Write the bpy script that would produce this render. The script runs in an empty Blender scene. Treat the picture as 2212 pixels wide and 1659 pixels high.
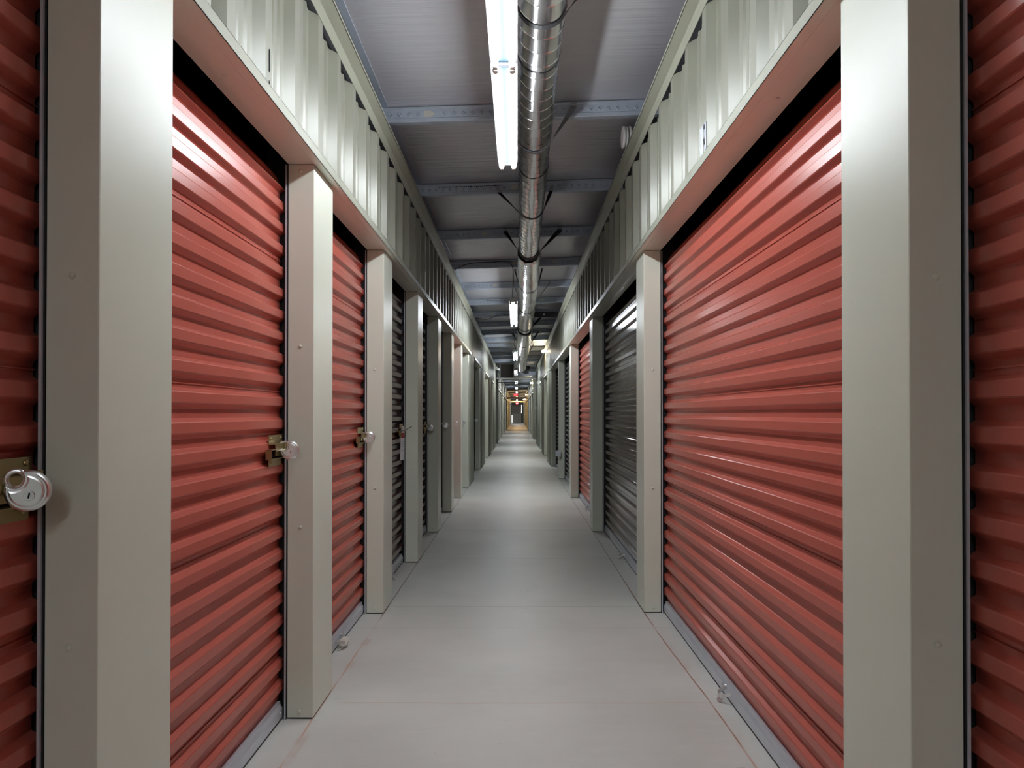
import bpy, bmesh, math, random
from mathutils import Vector, Matrix
random.seed(7)
D = bpy.data
C = bpy.context.scene.collection
sc = bpy.context.scene

# ------------------------------------------------------------------ camera, world, exposure
EYE = 1.153                                  # lens height above the floor
F = 1661.0 / 2212.0 * 36.0
PITCH = math.radians(0.5)
cd = D.cameras.new('camera'); cam = D.objects.new('camera', cd); C.objects.link(cam)
cd.sensor_width = 36.0; cd.lens = F
cam.location = (0, 0, EYE)
cam.rotation_euler = (math.radians(90) + PITCH, 0, 0)
cd.shift_x = -12.0 / 2212
cd.shift_y = (64.0 - 1661 * math.tan(PITCH)) / 2212
cd.clip_start = 0.02; cd.clip_end = 300
sc.camera = cam
w = D.worlds.new('world'); sc.world = w; w.use_nodes = True
w.node_tree.nodes['Background'].inputs[0].default_value = (0.5, 0.55, 0.6, 1)
w.node_tree.nodes['Background'].inputs[1].default_value = 0.0
vs = sc.view_settings
vs.view_transform = 'Standard'; vs.look = 'None'; vs.gamma = 1.0; vs.use_curve_mapping = False
vs.exposure = 2.06
sc.cycles.use_denoising = True
sc.cycles.max_bounces = 10
sc.cycles.diffuse_bounces = 6
sc.cycles.glossy_bounces = 4
sc.cycles.sample_clamp_indirect = 6.0
sc.cycles.use_adaptive_sampling = True
sc.cycles.adaptive_threshold = 0.02
LAMP = 17.0                                  # radiance of a fluorescent tube

# ------------------------------------------------------------------ dimensions (x right, y into the corridor, z up)
WL, WR = 0.772, 0.732                        # half widths to the pilaster faces
HEAD = EYE + 0.9455                          # soffit height
FTOP = EYE + 0.983                           # top of the header lip
TRL, TRR = EYE + 1.508, EYE + 1.55           # bottom of the eave trim, left and right
CEIL = EYE + 1.83
PURB = EYE + 1.735
SL = 0.033                                   # roof slope to the right
END = 94.0
JD = 0.098                                   # jamb depth
def W(s): return WL if s < 0 else WR

# ------------------------------------------------------------------ materials
def mat(name, col, rough=0.5, metal=0.0, bump=None, var=0.0, spec=0.5, coat=0.0, scale=8.0, emit=None, es=0.0):
    m = D.materials.new(name); m.use_nodes = True
    nt = m.node_tree; b = nt.nodes['Principled BSDF']
    b.inputs['Base Color'].default_value = (*col, 1)
    b.inputs['Roughness'].default_value = rough
    b.inputs['Metallic'].default_value = metal
    b.inputs['Specular IOR Level'].default_value = spec
    b.inputs['Coat Weight'].default_value = coat
    b.inputs['Coat Roughness'].default_value = 0.12
    tc = nt.nodes.new('ShaderNodeTexCoord')
    n = nt.nodes.new('ShaderNodeTexNoise'); n.inputs['Scale'].default_value = scale; n.inputs['Detail'].default_value = 5
    nt.links.new(tc.outputs['Object'], n.inputs['Vector'])
    if var > 0:
        mx = nt.nodes.new('ShaderNodeMix'); mx.data_type = 'RGBA'
        mx.inputs[6].default_value = (*[c * (1 - var) for c in col], 1)
        mx.inputs[7].default_value = (*[min(1, c * (1 + var)) for c in col], 1)
        nt.links.new(n.outputs['Fac'], mx.inputs[0]); nt.links.new(mx.outputs[2], b.inputs['Base Color'])
    if bump:
        n2 = nt.nodes.new('ShaderNodeTexNoise'); n2.inputs['Scale'].default_value = bump[0]; n2.inputs['Detail'].default_value = 3
        mp = nt.nodes.new('ShaderNodeMapping')
        if len(bump) > 2: mp.inputs['Scale'].default_value = bump[2]
        nt.links.new(tc.outputs['Object'], mp.inputs['Vector']); nt.links.new(mp.outputs[0], n2.inputs['Vector'])
        bp = nt.nodes.new('ShaderNodeBump'); bp.inputs['Strength'].default_value = bump[1]; bp.inputs['Distance'].default_value = 0.01
        nt.links.new(n2.outputs['Fac'], bp.inputs['Height']); nt.links.new(bp.outputs[0], b.inputs['Normal'])
    if emit:
        b.inputs['Emission Color'].default_value = (*emit, 1); b.inputs['Emission Strength'].default_value = es
    return m

M = {}
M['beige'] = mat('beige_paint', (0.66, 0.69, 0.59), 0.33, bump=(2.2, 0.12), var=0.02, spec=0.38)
M['trimdark'] = mat('beige_trim_darkened', (0.36, 0.37, 0.30), 0.24, bump=(2.2, 0.10), var=0.02)  # same beige paint, darkened where the near lamp would burn it out
M['panel'] = mat('beige_panel_darkened', (0.25, 0.254, 0.205), 0.32, bump=(3.0, 0.10), var=0.02)  # same beige paint as the pilasters, darkened to offset the lamp wash
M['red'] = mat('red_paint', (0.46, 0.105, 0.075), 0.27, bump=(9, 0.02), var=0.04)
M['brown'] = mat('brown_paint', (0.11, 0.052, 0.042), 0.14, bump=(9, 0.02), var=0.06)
M['galv'] = mat('galvanised_steel', (0.60, 0.64, 0.70), 0.36, metal=0.45, bump=(30, 0.08), var=0.08, scale=25)
M['purlin'] = mat('purlin_steel', (0.46, 0.52, 0.60), 0.45, metal=0.45, bump=(25, 0.06), var=0.10, scale=18)
M['foil'] = mat('duct_foil', (0.80, 0.79, 0.79), 0.22, metal=1.0, bump=(7, 0.22, (1, 0.5, 1)))
M['black'] = mat('black_void', (0.006, 0.006, 0.008), 0.7)
M['dark'] = mat('black_rubber', (0.015, 0.015, 0.017), 0.5)
M['strap'] = mat('black_strap', (0.03, 0.03, 0.035), 0.45)
M['strapgrey'] = mat('grey_strap', (0.30, 0.31, 0.33), 0.4, metal=0.6)
M['white'] = mat('white_enamel', (0.80, 0.82, 0.84), 0.35)
M['darkened_underside'] = mat('blue_grey_glare_cut', (0.040, 0.060, 0.075), 0.8, spec=0.0)  # white housing coloured near-black between the tubes to hold back their glare
M['plate'] = mat('sign_white', (0.42, 0.45, 0.50), 0.5)
M['plastic'] = mat('white_plastic', (0.72, 0.72, 0.70), 0.45)
M['brass'] = mat('brass_plate', (0.42, 0.34, 0.17), 0.30, metal=0.9, bump=(40, 0.08))
M['chrome'] = mat('polished_steel', (0.86, 0.86, 0.86), 0.30, metal=1.0)
M['ink'] = mat('black_ink', (0.008, 0.008, 0.009), 0.8, spec=0.2)
M['inkgrey'] = mat('grey_ink', (0.25, 0.26, 0.28), 0.5)
M['redink'] = mat('red_ink', (0.42, 0.06, 0.06), 0.5)
M['paper'] = mat('white_paper', (0.70, 0.68, 0.68), 0.7)
M['sticker'] = mat('buff_sticker', (0.60, 0.58, 0.52), 0.6)
M['cord'] = mat('white_cord', (0.70, 0.68, 0.60), 0.8)
M['grille'] = mat('brown_grille', (0.30, 0.25, 0.23), 0.6)
M['slab'] = mat('grey_door_paint', (0.75, 0.74, 0.66), 0.45)
M['tube'] = mat('fluorescent_tube', (0.9, 0.9, 0.9), 0.3, emit=(0.90, 0.955, 1.0), es=LAMP)
M['tubewarm'] = mat('warm_tube', (0.9, 0.9, 0.9), 0.3, emit=(1.0, 0.62, 0.28), es=LAMP * 1.2)
M['bulb'] = mat('warm_bulb', (0.9, 0.9, 0.9), 0.3, emit=(1.0, 0.80, 0.50), es=95.0)
M['exit'] = mat('exit_sign_face', (0.35, 0.01, 0.015), 0.4, emit=(1.0, 0.025, 0.05), es=0.24)
M['exitletter'] = mat('exit_sign_letters', (0.9, 0.6, 0.6), 0.4, emit=(1.0, 0.45, 0.45), es=0.26)
M['daylight'] = mat('daylight_glass', (0.9, 0.9, 0.9), 0.3, emit=(1.0, 1.0, 1.0), es=1.6)

def ceiling_material():
    m = D.materials.new('roof_sheet'); m.use_nodes = True; nt = m.node_tree; b = nt.nodes['Principled BSDF']
    b.inputs['Base Color'].default_value = (0.62, 0.61, 0.65, 1); b.inputs['Metallic'].default_value = 0.45
    b.inputs['Roughness'].default_value = 0.36
    tc = nt.nodes.new('ShaderNodeTexCoord'); mp = nt.nodes.new('ShaderNodeMapping'); mp.inputs['Scale'].default_value = (0.8, 26, 1)
    n = nt.nodes.new('ShaderNodeTexNoise'); n.inputs['Scale'].default_value = 1.0; n.inputs['Detail'].default_value = 4
    mp2 = nt.nodes.new('ShaderNodeMapping'); mp2.inputs['Scale'].default_value = (1.6, 3.2, 1)
    n2 = nt.nodes.new('ShaderNodeTexNoise'); n2.inputs['Scale'].default_value = 1.0; n2.inputs['Detail'].default_value = 2
    nt.links.new(tc.outputs['Object'], mp.inputs[0]); nt.links.new(mp.outputs[0], n.inputs['Vector'])
    nt.links.new(tc.outputs['Object'], mp2.inputs[0]); nt.links.new(mp2.outputs[0], n2.inputs['Vector'])
    a = nt.nodes.new('ShaderNodeMath'); a.operation = 'MULTIPLY_ADD'; a.inputs[1].default_value = 2.2
    nt.links.new(n2.outputs['Fac'], a.inputs[0]); nt.links.new(n.outputs['Fac'], a.inputs[2])
    bp = nt.nodes.new('ShaderNodeBump'); bp.inputs['Strength'].default_value = 0.6; bp.inputs['Distance'].default_value = 0.012
    nt.links.new(a.outputs[0], bp.inputs['Height']); nt.links.new(bp.outputs[0], b.inputs['Normal'])
    mr = nt.nodes.new('ShaderNodeMapRange'); mr.inputs[3].default_value = 0.26; mr.inputs[4].default_value = 0.48
    nt.links.new(n.outputs['Fac'], mr.inputs[0]); nt.links.new(mr.outputs[0], b.inputs['Roughness'])
    return m
M['roof'] = ceiling_material()

def floor_material():
    m = D.materials.new('concrete'); m.use_nodes = True; nt = m.node_tree; b = nt.nodes['Principled BSDF']
    L = nt.links.new
    tc = nt.nodes.new('ShaderNodeTexCoord'); sx = nt.nodes.new('ShaderNodeSeparateXYZ'); L(tc.outputs['Object'], sx.inputs[0])
    X, Y = sx.outputs['X'], sx.outputs['Y']
    def math_(op, a, b_=None, c=None):
        n = nt.nodes.new('ShaderNodeMath'); n.operation = op
        for i, v in enumerate((a, b_, c)):
            if v is None: continue
            if isinstance(v, (int, float)): n.inputs[i].default_value = v
            else: L(v, n.inputs[i])
        return n.outputs[0]
    def noise(scale, detail=4, vec=None, rough=0.5):
        n = nt.nodes.new('ShaderNodeTexNoise'); n.inputs['Scale'].default_value = scale; n.inputs['Detail'].default_value = detail
        n.inputs['Roughness'].default_value = rough
        L(vec if vec else tc.outputs['Object'], n.inputs['Vector']); return n.outputs['Fac']
    def mapped(s):
        mp = nt.nodes.new('ShaderNodeMapping'); mp.inputs['Scale'].default_value = s; L(tc.outputs['Object'], mp.inputs[0]); return mp.outputs[0]
    def ramp(v, a, b_):
        n = nt.nodes.new('ShaderNodeMapRange'); n.interpolation_type = 'SMOOTHSTEP'; L(v, n.inputs[0])
        n.inputs[1].default_value = a; n.inputs[2].default_value = b_; return n.outputs[0]
    def line(coord, c, wd):       # 1 on the line, 0 off it
        d = math_('ABSOLUTE', math_('SUBTRACT', coord, c)); return ramp(d, wd, wd * 0.4)
    def rng(coord, lo, hi):
        return math_('MULTIPLY', ramp(coord, lo, lo + 0.12), ramp(coord, hi, hi - 0.12))
    def mix(f, a, b_):
        n = nt.nodes.new('ShaderNodeMix'); n.data_type = 'RGBA'; L(f, n.inputs[0])
        for i, v in ((6, a), (7, b_)):
            if isinstance(v, tuple): n.inputs[i].default_value = (*v, 1)
            else: L(v, n.inputs[i])
        return n.outputs[2]
    big, fine, streak = noise(1.3, 5), noise(38, 6, rough=0.7), noise(1, 6, mapped((5, 22, 1)), 0.65)
    col = mix(ramp(big, 0.3, 0.7), (0.53, 0.535, 0.50), (0.61, 0.615, 0.58))
    col = mix(math_('MULTIPLY', ramp(streak, 0.5, 0.8), 0.4), col, (0.66, 0.66, 0.65))
    col = mix(math_('MULTIPLY', ramp(fine, 0.62, 0.78), 0.35), col, (0.20, 0.20, 0.19))
    # small scuffs and a stain
    spots = ramp(noise(1, 3, mapped((9, 26, 1)), 0.6), 0.70, 0.76)
    col = mix(math_('MULTIPLY', spots, 0.35), col, (0.17, 0.165, 0.15))
    wob = math_('MULTIPLY', math_('SUBTRACT', noise(3.0, 2), 0.5), 0.010)
    Xw, Yw = math_('ADD', X, wob), math_('ADD', Y, wob)
    brk = ramp(noise(3.1, 3), 0.34, 0.55)
    for yv, s in ((4.149, 0.55), (4.608, 0.5), (6.13, 0.35), (7.58, 0.45), (9.27, 0.4), (10.9, 0.35), (13.7, 0.35), (16.8, 0.4), (19.8, 0.35), (23, 0.35), (26.4, 0.5), (57.5, 0.8)):
        col = mix(math_('MULTIPLY', line(Y, yv, 0.0035 * (1 + yv / 6)), s), col, (0.15, 0.145, 0.14))
    # chalk snapped lines
    XR = math_('SUBTRACT', Xw, math_('MULTIPLY', ramp(Y, 4.4, 2.6), 0.042))
    chalk = (0.50, 0.235, 0.14)
    for coord, c in ((Xw, -WL - 0.002), (XR, WR + 0.003)):
        near = rng(Y, 0.5, 5.6)
        col = mix(math_('MULTIPLY', math_('MULTIPLY', line(coord, c, 0.0055), near), math_('MULTIPLY_ADD', brk, 0.55, 0.12)), col, chalk)
        halo = math_('MULTIPLY', math_('MULTIPLY', line(coord, c + 0.008, 0.028), near), ramp(noise(5, 4), 0.5, 0.75))
        col = mix(math_('MULTIPLY', halo, 0.45), col, (0.47, 0.28, 0.20))
        col = mix(math_('MULTIPLY', math_('MULTIPLY', line(coord, c, 0.005), rng(Y, 4.3, 26)), 0.75), col, (0.13, 0.11, 0.105))
    crack = math_('MULTIPLY', math_('MULTIPLY', line(XR, WR + 0.003, 0.0028), rng(Y, 2.6, 5.2)), math_('MULTIPLY', brk, 0.8))
    col = mix(crack, col, (0.16, 0.07, 0.05))
    col = mix(math_('MULTIPLY', math_('MULTIPLY', line(Yw, 3.075, 0.006), rng(X, -0.78, 0.86)), math_('MULTIPLY_ADD', brk, 0.35, 0.25)), col, chalk)
    # nothing painted for the far warm wash; the warm tubes give it
    L(col, b.inputs['Base Color'])
    L(math_('MULTIPLY_ADD', big, 0.16, 0.36), b.inputs['Roughness'])
    bp = nt.nodes.new('ShaderNodeBump'); bp.inputs['Strength'].default_value = 0.12; bp.inputs['Distance'].default_value = 0.004
    L(math_('ADD', streak, fine), bp.inputs['Height']); L(bp.outputs[0], b.inputs['Normal'])
    b.inputs['Specular IOR Level'].default_value = 0.35
    return m
M['floor'] = floor_material()

# ------------------------------------------------------------------ mesh helpers
class MB:
    """collects shapes of one object; several materials allowed through slots"""
    def __init__(self): self.v = []; self.f = []; self.mi = []; self.sm = []; self.cur = 0
    def add(self, vs, fs, smooth=False):
        o = len(self.v); self.v += [tuple(p) for p in vs]
        for q in fs: self.f.append([i + o for i in q]); self.mi.append(self.cur); self.sm.append(smooth)
    def box(self, x0, x1, y0, y1, z0, z1, b=0.0):
        x0, x1 = min(x0, x1), max(x0, x1); y0, y1 = min(y0, y1), max(y0, y1); z0, z1 = min(z0, z1), max(z0, z1)
        if b <= 0:
            v = [(x, y, z) for x in (x0, x1) for y in (y0, y1) for z in (z0, z1)]
            self.add(v, [(0, 1, 3, 2), (4, 6, 7, 5), (0, 4, 5, 1), (2, 3, 7, 6), (0, 2, 6, 4), (1, 5, 7, 3)]); return
        bm = bmesh.new(); bmesh.ops.create_cube(bm, size=1.0)
        for q in bm.verts:
            q.co = Vector(((x0 + x1) / 2 + q.co.x * (x1 - x0), (y0 + y1) / 2 + q.co.y * (y1 - y0), (z0 + z1) / 2 + q.co.z * (z1 - z0)))
        bmesh.ops.bevel(bm, geom=bm.edges[:], offset=b, segments=2, affect='EDGES', profile=0.5)
        self.take(bm)
    def take(self, bm, smooth=False):
        bm.verts.ensure_lookup_table(); bm.verts.index_update()
        self.add([q.co.copy() for q in bm.verts], [[q.index for q in f.verts] for f in bm.faces], smooth); bm.free()
    def tube(self, pts, r, seg=8, smooth=True, caps=True, radii=None, up=(0, 0, 1)):
        pts = [Vector(p) for p in pts]; rings = []
        up = Vector(up)
        for i, p in enumerate(pts):
            d = (pts[min(i + 1, len(pts) - 1)] - pts[max(i - 1, 0)]).normalized()
            a = d.cross(up)
            if a.length < 1e-3: a = d.cross(Vector((1, 0, 0)))
            a.normalize(); c = a.cross(d).normalized(); rr = radii[i] if radii else r
            rings.append([p + (a * math.cos(t) + c * math.sin(t)) * rr for t in [2 * math.pi * k / seg for k in range(seg)]])
        v = [q for rg in rings for q in rg]; f = []
        for i in range(len(rings) - 1):
            for k in range(seg): f.append((i * seg + k, i * seg + (k + 1) % seg, (i + 1) * seg + (k + 1) % seg, (i + 1) * seg + k))
        self.add(v, f, smooth)
        if caps:
            o = len(self.v)
            self.add(rings[0], [list(range(seg))[::-1]]); self.add(rings[-1], [list(range(seg))])
    def ribbon(self, pts, width_vec, thick):
        """flat band: centre line pts, full width along width_vec, thickness across"""
        pts = [Vector(p) for p in pts]; v = []; n = len(pts); many = isinstance(width_vec, list)
        for i, p in enumerate(pts):
            wv = Vector(width_vec[i]) if many else Vector(width_vec)
            d = (pts[min(i + 1, n - 1)] - pts[max(i - 1, 0)]).normalized(); nn = d.cross(wv).normalized() * thick / 2
            v += [p + wv / 2 + nn, p - wv / 2 + nn, p - wv / 2 - nn, p + wv / 2 - nn]
        f = [(0, 1, 2, 3), (4 * n - 1, 4 * n - 2, 4 * n - 3, 4 * n - 4)]
        for i in range(n - 1):
            for k in range(4): f.append((4 * i + k, 4 * i + (k + 1) % 4, 4 * i + 4 + (k + 1) % 4, 4 * i + 4 + k))
        self.add(v, f)
    def dome(self, c, r, h, axis, seg=10):
        """screw or rivet head, standing h proud along axis"""
        a = Vector(axis).normalized(); t = a.orthogonal().normalized(); u = a.cross(t); c = Vector(c); v = []; f = []
        prof = [(1, 0), (0.96, 0.45), (0.7, 0.85), (0.3, 1.0)]
        for (rr, hh) in prof:
            v += [c + a * hh * h + (t * math.cos(q) + u * math.sin(q)) * rr * r for q in [2 * math.pi * k / seg for k in range(seg)]]
        for i in range(3):
            for k in range(seg): f.append((i * seg + k, i * seg + (k + 1) % seg, (i + 1) * seg + (k + 1) % seg, (i + 1) * seg + k))
        f.append([3 * seg + k for k in range(seg)]); self.add(v, f, True)
    def prism(self, poly, fn, t0, t1, cap=True):
        """poly: 2-D outline; fn(u, v, t) -> point; extruded from t0 to t1"""
        n = len(poly); v = [fn(u, q, t0) for u, q in poly] + [fn(u, q, t1) for u, q in poly]
        f = [(i, (i + 1) % n, n + (i + 1) % n, n + i) for i in range(n)]
        if cap: f += [list(range(n))[::-1], list(range(n, 2 * n))]
        self.add(v, f)
    def sheet(self, prof, y0, y1, thick=None, fn=None):
        """open profile [(x, z)] swept along y"""
        n = len(prof); fn = fn or (lambda x, z, y: (x, y, z))
        v = [fn(x, z, y0) for x, z in prof] + [fn(x, z, y1) for x, z in prof]
        self.add(v, [(i, i + 1, n + i + 1, n + i) for i in range(n - 1)])
    def build(self, name, mats, parent=None, origin=None):
        me = D.meshes.new(name)
        o_ = Vector(origin) if origin is not None else Vector((0, 0, 0))
        me.from_pydata([tuple(Vector(p) - o_) for p in self.v], [], self.f)
        mats = mats if isinstance(mats, (list, tuple)) else [mats]
        for m in mats: me.materials.append(m)
        me.polygons.foreach_set('material_index', self.mi); me.polygons.foreach_set('use_smooth', self.sm)
        bm = bmesh.new(); bm.from_mesh(me); bmesh.ops.recalc_face_normals(bm, faces=bm.faces); bm.to_mesh(me); bm.free()
        me.update()
        ob = D.objects.new(name, me); C.objects.link(ob); ob.location = o_
        if parent is not None: ob.parent = parent
        return ob

def tag(o, label, cat, group=None, kind=None):
    o['label'] = label; o['category'] = cat
    if group: o['group'] = group
    if kind: o['kind'] = kind
    return o
def thing(name, loc, label, cat, group=None, kind=None, rot=(0, 0, 0)):
    o = D.objects.new(name, None); C.objects.link(o); o.location = loc; o.rotation_euler = rot; o.empty_display_size = 0.1
    return tag(o, label, cat, group, kind)
def struct(name, mb, mats, label=None):
    o = mb.build(name, mats); o['kind'] = 'structure'
    if label: o['label'] = label
    return o
def local(mb, root):
    """mesh built in world coordinates, parented to an unrotated root: shift into root space"""
    l = root.location
    mb.v = [(p[0] - l[0], p[1] - l[1], p[2] - l[2]) for p in mb.v]; return mb
def part(name, mb, mats, root):
    return local(mb, root).build(name, mats, root)
def copy_tree(o, parent=None):
    c = o.copy(); C.objects.link(c); c.parent = parent
    for ch in list(o.children): copy_tree(ch, c)
    return c
def arc(cx, cz, r, a0, a1, n): return [(cx + r * math.cos(a0 + (a1 - a0) * i / n), cz + r * math.sin(a0 + (a1 - a0) * i / n)) for i in range(n + 1)]

# ------------------------------------------------------------------ floor
b = MB(); b.add([(-4.5, -8, 0), (4.5, -8, 0), (4.5, END + 1, 0), (-4.5, END + 1, 0)], [(0, 1, 2, 3)])
b.box(-4.5, 4.5, -8, END + 1, -0.12, -0.002)
struct('floor', b, M['floor'], 'grey concrete corridor floor with faint orange chalk lines')

# ------------------------------------------------------------------ ceiling sheet, sloping up a little to the right
def roof(x, h): return h + SL * x
b = MB()
xs = (-0.795, 0.80)
def roof_strip(x0, x1, y0, y1, h):
    b.add([(x0, y0, roof(x0, h)), (x1, y0, roof(x1, h)), (x1, y1, roof(x1, h)), (x0, y1, roof(x0, h))], [(0, 1, 2, 3)])
roof_strip(xs[0], xs[1], -8, 26.6, CEIL); roof_strip(xs[0], xs[1], 35, END, CEIL)
b2 = MB(); b2.box(-4.4, 4.4, 26.6, 35, CEIL + 0.012, CEIL + 0.03); struct('ceiling_cross', b2, M['roof'], 'roof over the cross aisle')
b.cur = 1
for s, x in ((-1, xs[0]), (1, xs[1])):
    for y0, y1 in ((-8, 26.4), (35, END)):
        xi = x - s * 0.035
        b.add([(x, y0, roof(x, CEIL) - 0.004), (xi, y0, roof(xi, CEIL) - 0.004), (xi, y1, roof(xi, CEIL) - 0.004), (x, y1, roof(x, CEIL) - 0.004)], [(0, 1, 2, 3)])
        b.add([(xi, y0, roof(xi, CEIL) - 0.004), (xi, y0, roof(xi, CEIL) + .002), (xi, y1, roof(xi, CEIL) + .002), (xi, y1, roof(xi, CEIL) - 0.004)], [(0, 1, 2, 3)])
struct('ceiling', b, [M['roof'], M['purlin']], 'shiny wrinkled grey roof sheet above the corridor')

# ------------------------------------------------------------------ ribbed wall sheet profile (one 12 inch repeat): (y, depth)
RIB = [(0.0, 0.0), (0.062, 0.0), (0.090, 0.030), (0.138, 0.030), (0.146, 0.023), (0.160, 0.023), (0.168, 0.030),
       (0.205, 0.030), (0.213, 0.023), (0.227, 0.023), (0.235, 0.030), (0.277, 0.030), (0.3048, 0.0)]
def ribbed(mb, s, y0, y1, z0, z1, x=None):
    xr = (x if x is not None else W(s) - 0.018)
    k0 = math.floor((y0 - 2.9) / 0.3048); pts = []
    k = k0
    while True:
        done = False
        for (dy, dd) in RIB[:-1]:
            y = 2.9 + k * 0.3048 + dy
            if y > y1: done = True; break
            if y >= y0: pts.append((y, dd))
        if done: break
        k += 1
    if not pts: return
    pts = [(y0, pts[0][1])] + pts + [(y1, pts[-1][1])]
    v = []; f = []
    for (y, dd) in pts: v += [(s * (xr + dd), y, z0), (s * (xr + dd), y, z1)]
    for i in range(len(pts) - 1): f.append((2 * i, 2 * i + 2, 2 * i + 3, 2 * i + 1))
    mb.add(v, f)

# openings (y0, y1) = clear door openings between pilaster faces; the rest below the header is pilaster or full height wall
PWL = [(-0.083, 0.30), (1.417, 0.30), (2.911, 0.296), (4.435, 0.30), (5.959, 0.30), (7.483, 0.30), (9.007, 0.30), (10.48, 0.30), (12.0, 0.30)]
PWR = [(-1.60, 0.30), (1.435, 0.30), (4.455, 0.28), (7.505, 0.30), (10.52, 0.30), (13.63, 0.30), (16.75, 0.30)]
CROSS = {-1: (26.4, 29.7), 1: (29.3, 35.0)}
FULL = {-1: [(12.3, 13.5), (16.0, 18.0), (20.6, 22.2), (24.3, 26.4)], 1: [(17.05, 18.6), (21.3, 23.0), (25.5, 29.3)]}
LATE = {-1: [(13.5, 15.7), (18.0, 20.3), (22.2, 24.0)], 1: [(18.6, 21.0), (23.0, 25.2)]}   # openings with 0.3 pilaster at far side
HEADS = {-1: [(-8, 12.42), (13.45, 16.05), (17.95, 20.65), (22.15, 24.35)], 1: [(-8, 17.1), (18.55, 21.35), (22.95, 25.55)]}
FAR0 = {-1: 29.7, 1: 35.0}
FARP = {}
for s in (-1, 1):
    y = FAR0[s] + 0.065; FARP[s] = []
    while y < END - 1.0: FARP[s].append(y); y += 3.048

for s in (-1, 1):
    nm = 'left' if s < 0 else 'right'; ww = W(s); tr = TRL if s < 0 else TRR
    b = MB()
    for y0, y1 in ((-8, CROSS[s][0]), (CROSS[s][1], END)): ribbed(b, s, y0, y1, FTOP - 0.02, tr + 0.006)
    for y0, y1 in FULL[s]: ribbed(b, s, y0, y1, 0.0, FTOP)
    b.box(s * ww, s * (ww + 0.03), -8, -1.6 if s > 0 else -0.083, 0, FTOP)         # plain wall behind the lens
    b.cur = 1                                                                    # black boards added so the gap behind the sheet stays dark
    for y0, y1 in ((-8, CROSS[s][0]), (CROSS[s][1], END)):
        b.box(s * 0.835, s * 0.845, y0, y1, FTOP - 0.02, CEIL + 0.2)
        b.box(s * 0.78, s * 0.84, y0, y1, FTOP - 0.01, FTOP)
    b.cur = 2                                                                    # recessed back of far bays
    b.box(s * (ww + 0.13), s * (ww + 0.14), FAR0[s], END, 0, HEAD)
    for y0, y1 in LATE[s]: b.box(s * (ww + 0.13), s * (ww + 0.14), y0, y1, 0, HEAD)
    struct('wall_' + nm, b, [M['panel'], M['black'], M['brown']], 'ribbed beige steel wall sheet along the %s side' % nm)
    # header: lip, soffit strip and recessed soffit plate
    b = MB()
    for (y0, y1) in HEADS[s] + [(FAR0[s], END)]:
        b.cur = 2; b.box(s * (ww - 0.032), s * (ww - 0.0305), y0, y1, HEAD, FTOP); b.cur = 0
        b.box(s * (ww - 0.032), s * ww, y0, y1, HEAD, HEAD + 0.002)
        b.box(s * (ww - 0.032), s * (ww + 0.01), y0, y1, FTOP - 0.0015, FTOP)
        b.box(s * (ww + 0.0015), s * (ww + JD), y0, y1, HEAD + 0.0015, HEAD + 0.005)
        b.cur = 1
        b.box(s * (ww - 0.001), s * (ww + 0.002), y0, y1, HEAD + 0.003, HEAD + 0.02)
        b.cur = 0
    h = struct('trim_1' if s < 0 else 'trim_2', b, [M['beige'], M['black'], M['trimdark']], 'beige folded steel header over the %s doors' % nm)
    # eave trim: upright leg, flange toward the corridor
    b = MB()
    for y0, y1 in ((-8, CROSS[s][0]), (CROSS[s][1], END)):
        xr = ww - 0.0185
        b.box(s * xr, s * (xr - 0.002), y0, y1, tr, tr + 0.066)
        b.box(s * xr, s * (xr - 0.051), y0, y1, tr + 0.064, tr + 0.066)
        b.box(s * (xr - 0.049), s * (xr - 0.051), y0, y1, tr + 0.064, tr + 0.078)
    struct('trim_3' if s < 0 else 'trim_4', b, M['trimdark'], 'beige steel angle along the top of the %s wall' % nm)

# walls that close the place: behind the lens, cross aisle ends, far end
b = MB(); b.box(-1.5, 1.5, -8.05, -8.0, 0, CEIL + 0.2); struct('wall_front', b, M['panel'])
b = MB()
b.box(-1.6, -1.3, END, END + 0.05, 0, CEIL + 0.2); b.box(-1.3, -0.74, END, END + .05, 0, CEIL + .2); b.box(0.55, 1.3, END, END + 0.05, 0, CEIL + 0.2); b.box(-0.74, 0.55, END, END + 0.05, 2.30, CEIL + 0.2)
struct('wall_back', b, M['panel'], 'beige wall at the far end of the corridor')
for i, s in enumerate((-1, 1)):
    b = MB(); y0, y1 = CROSS[s]
    b.box(s * 4.3, s * 4.35, y0, y1, 0, CEIL + 0.2)
    b.box(s * (W(s) - 0.02), s * 4.3, y0 - 0.06, y0, 0, CEIL + 0.2)
    b.box(s * (W(s) - 0.02), s * 4.3, y1, y1 + 0.06, 0, CEIL + 0.2)
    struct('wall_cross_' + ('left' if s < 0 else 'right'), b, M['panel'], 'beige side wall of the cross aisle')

# ------------------------------------------------------------------ pilasters
def pilaster_mesh(s, y0, wd):
    ww = W(s); b = MB()
    b.box(s * ww, s * (ww + JD), y0, y0 + wd, 0.006, HEAD - 0.0005, 0.0022)
    b.cur = 1; b.box(s * (ww + 0.004), s * (ww + JD - .004), y0 + 0.004, y0 + wd - 0.004, 0.0, 0.007)
    return b
def pilaster(s, y0, wd, label, group=None, screws=True):
    ww = W(s); t = thing('door_pilaster', (s * (ww + JD / 2), y0 + wd / 2, 0), label, 'pilaster', group, 'thing')
    part('sheet_casing', pilaster_mesh(s, y0, wd), [M['beige'], M['dark']], t)
    if screws:
        for hh in (0.922, 0.255, -0.43, -1.122):
            q = MB(); q.dome((s * (ww + 0.052 + random.uniform(-.003, .003)), y0, EYE + hh), 0.0068, 0.005, (0, -1, 0))
            part('screw', q, M['beige'], t)
    return t
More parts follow.
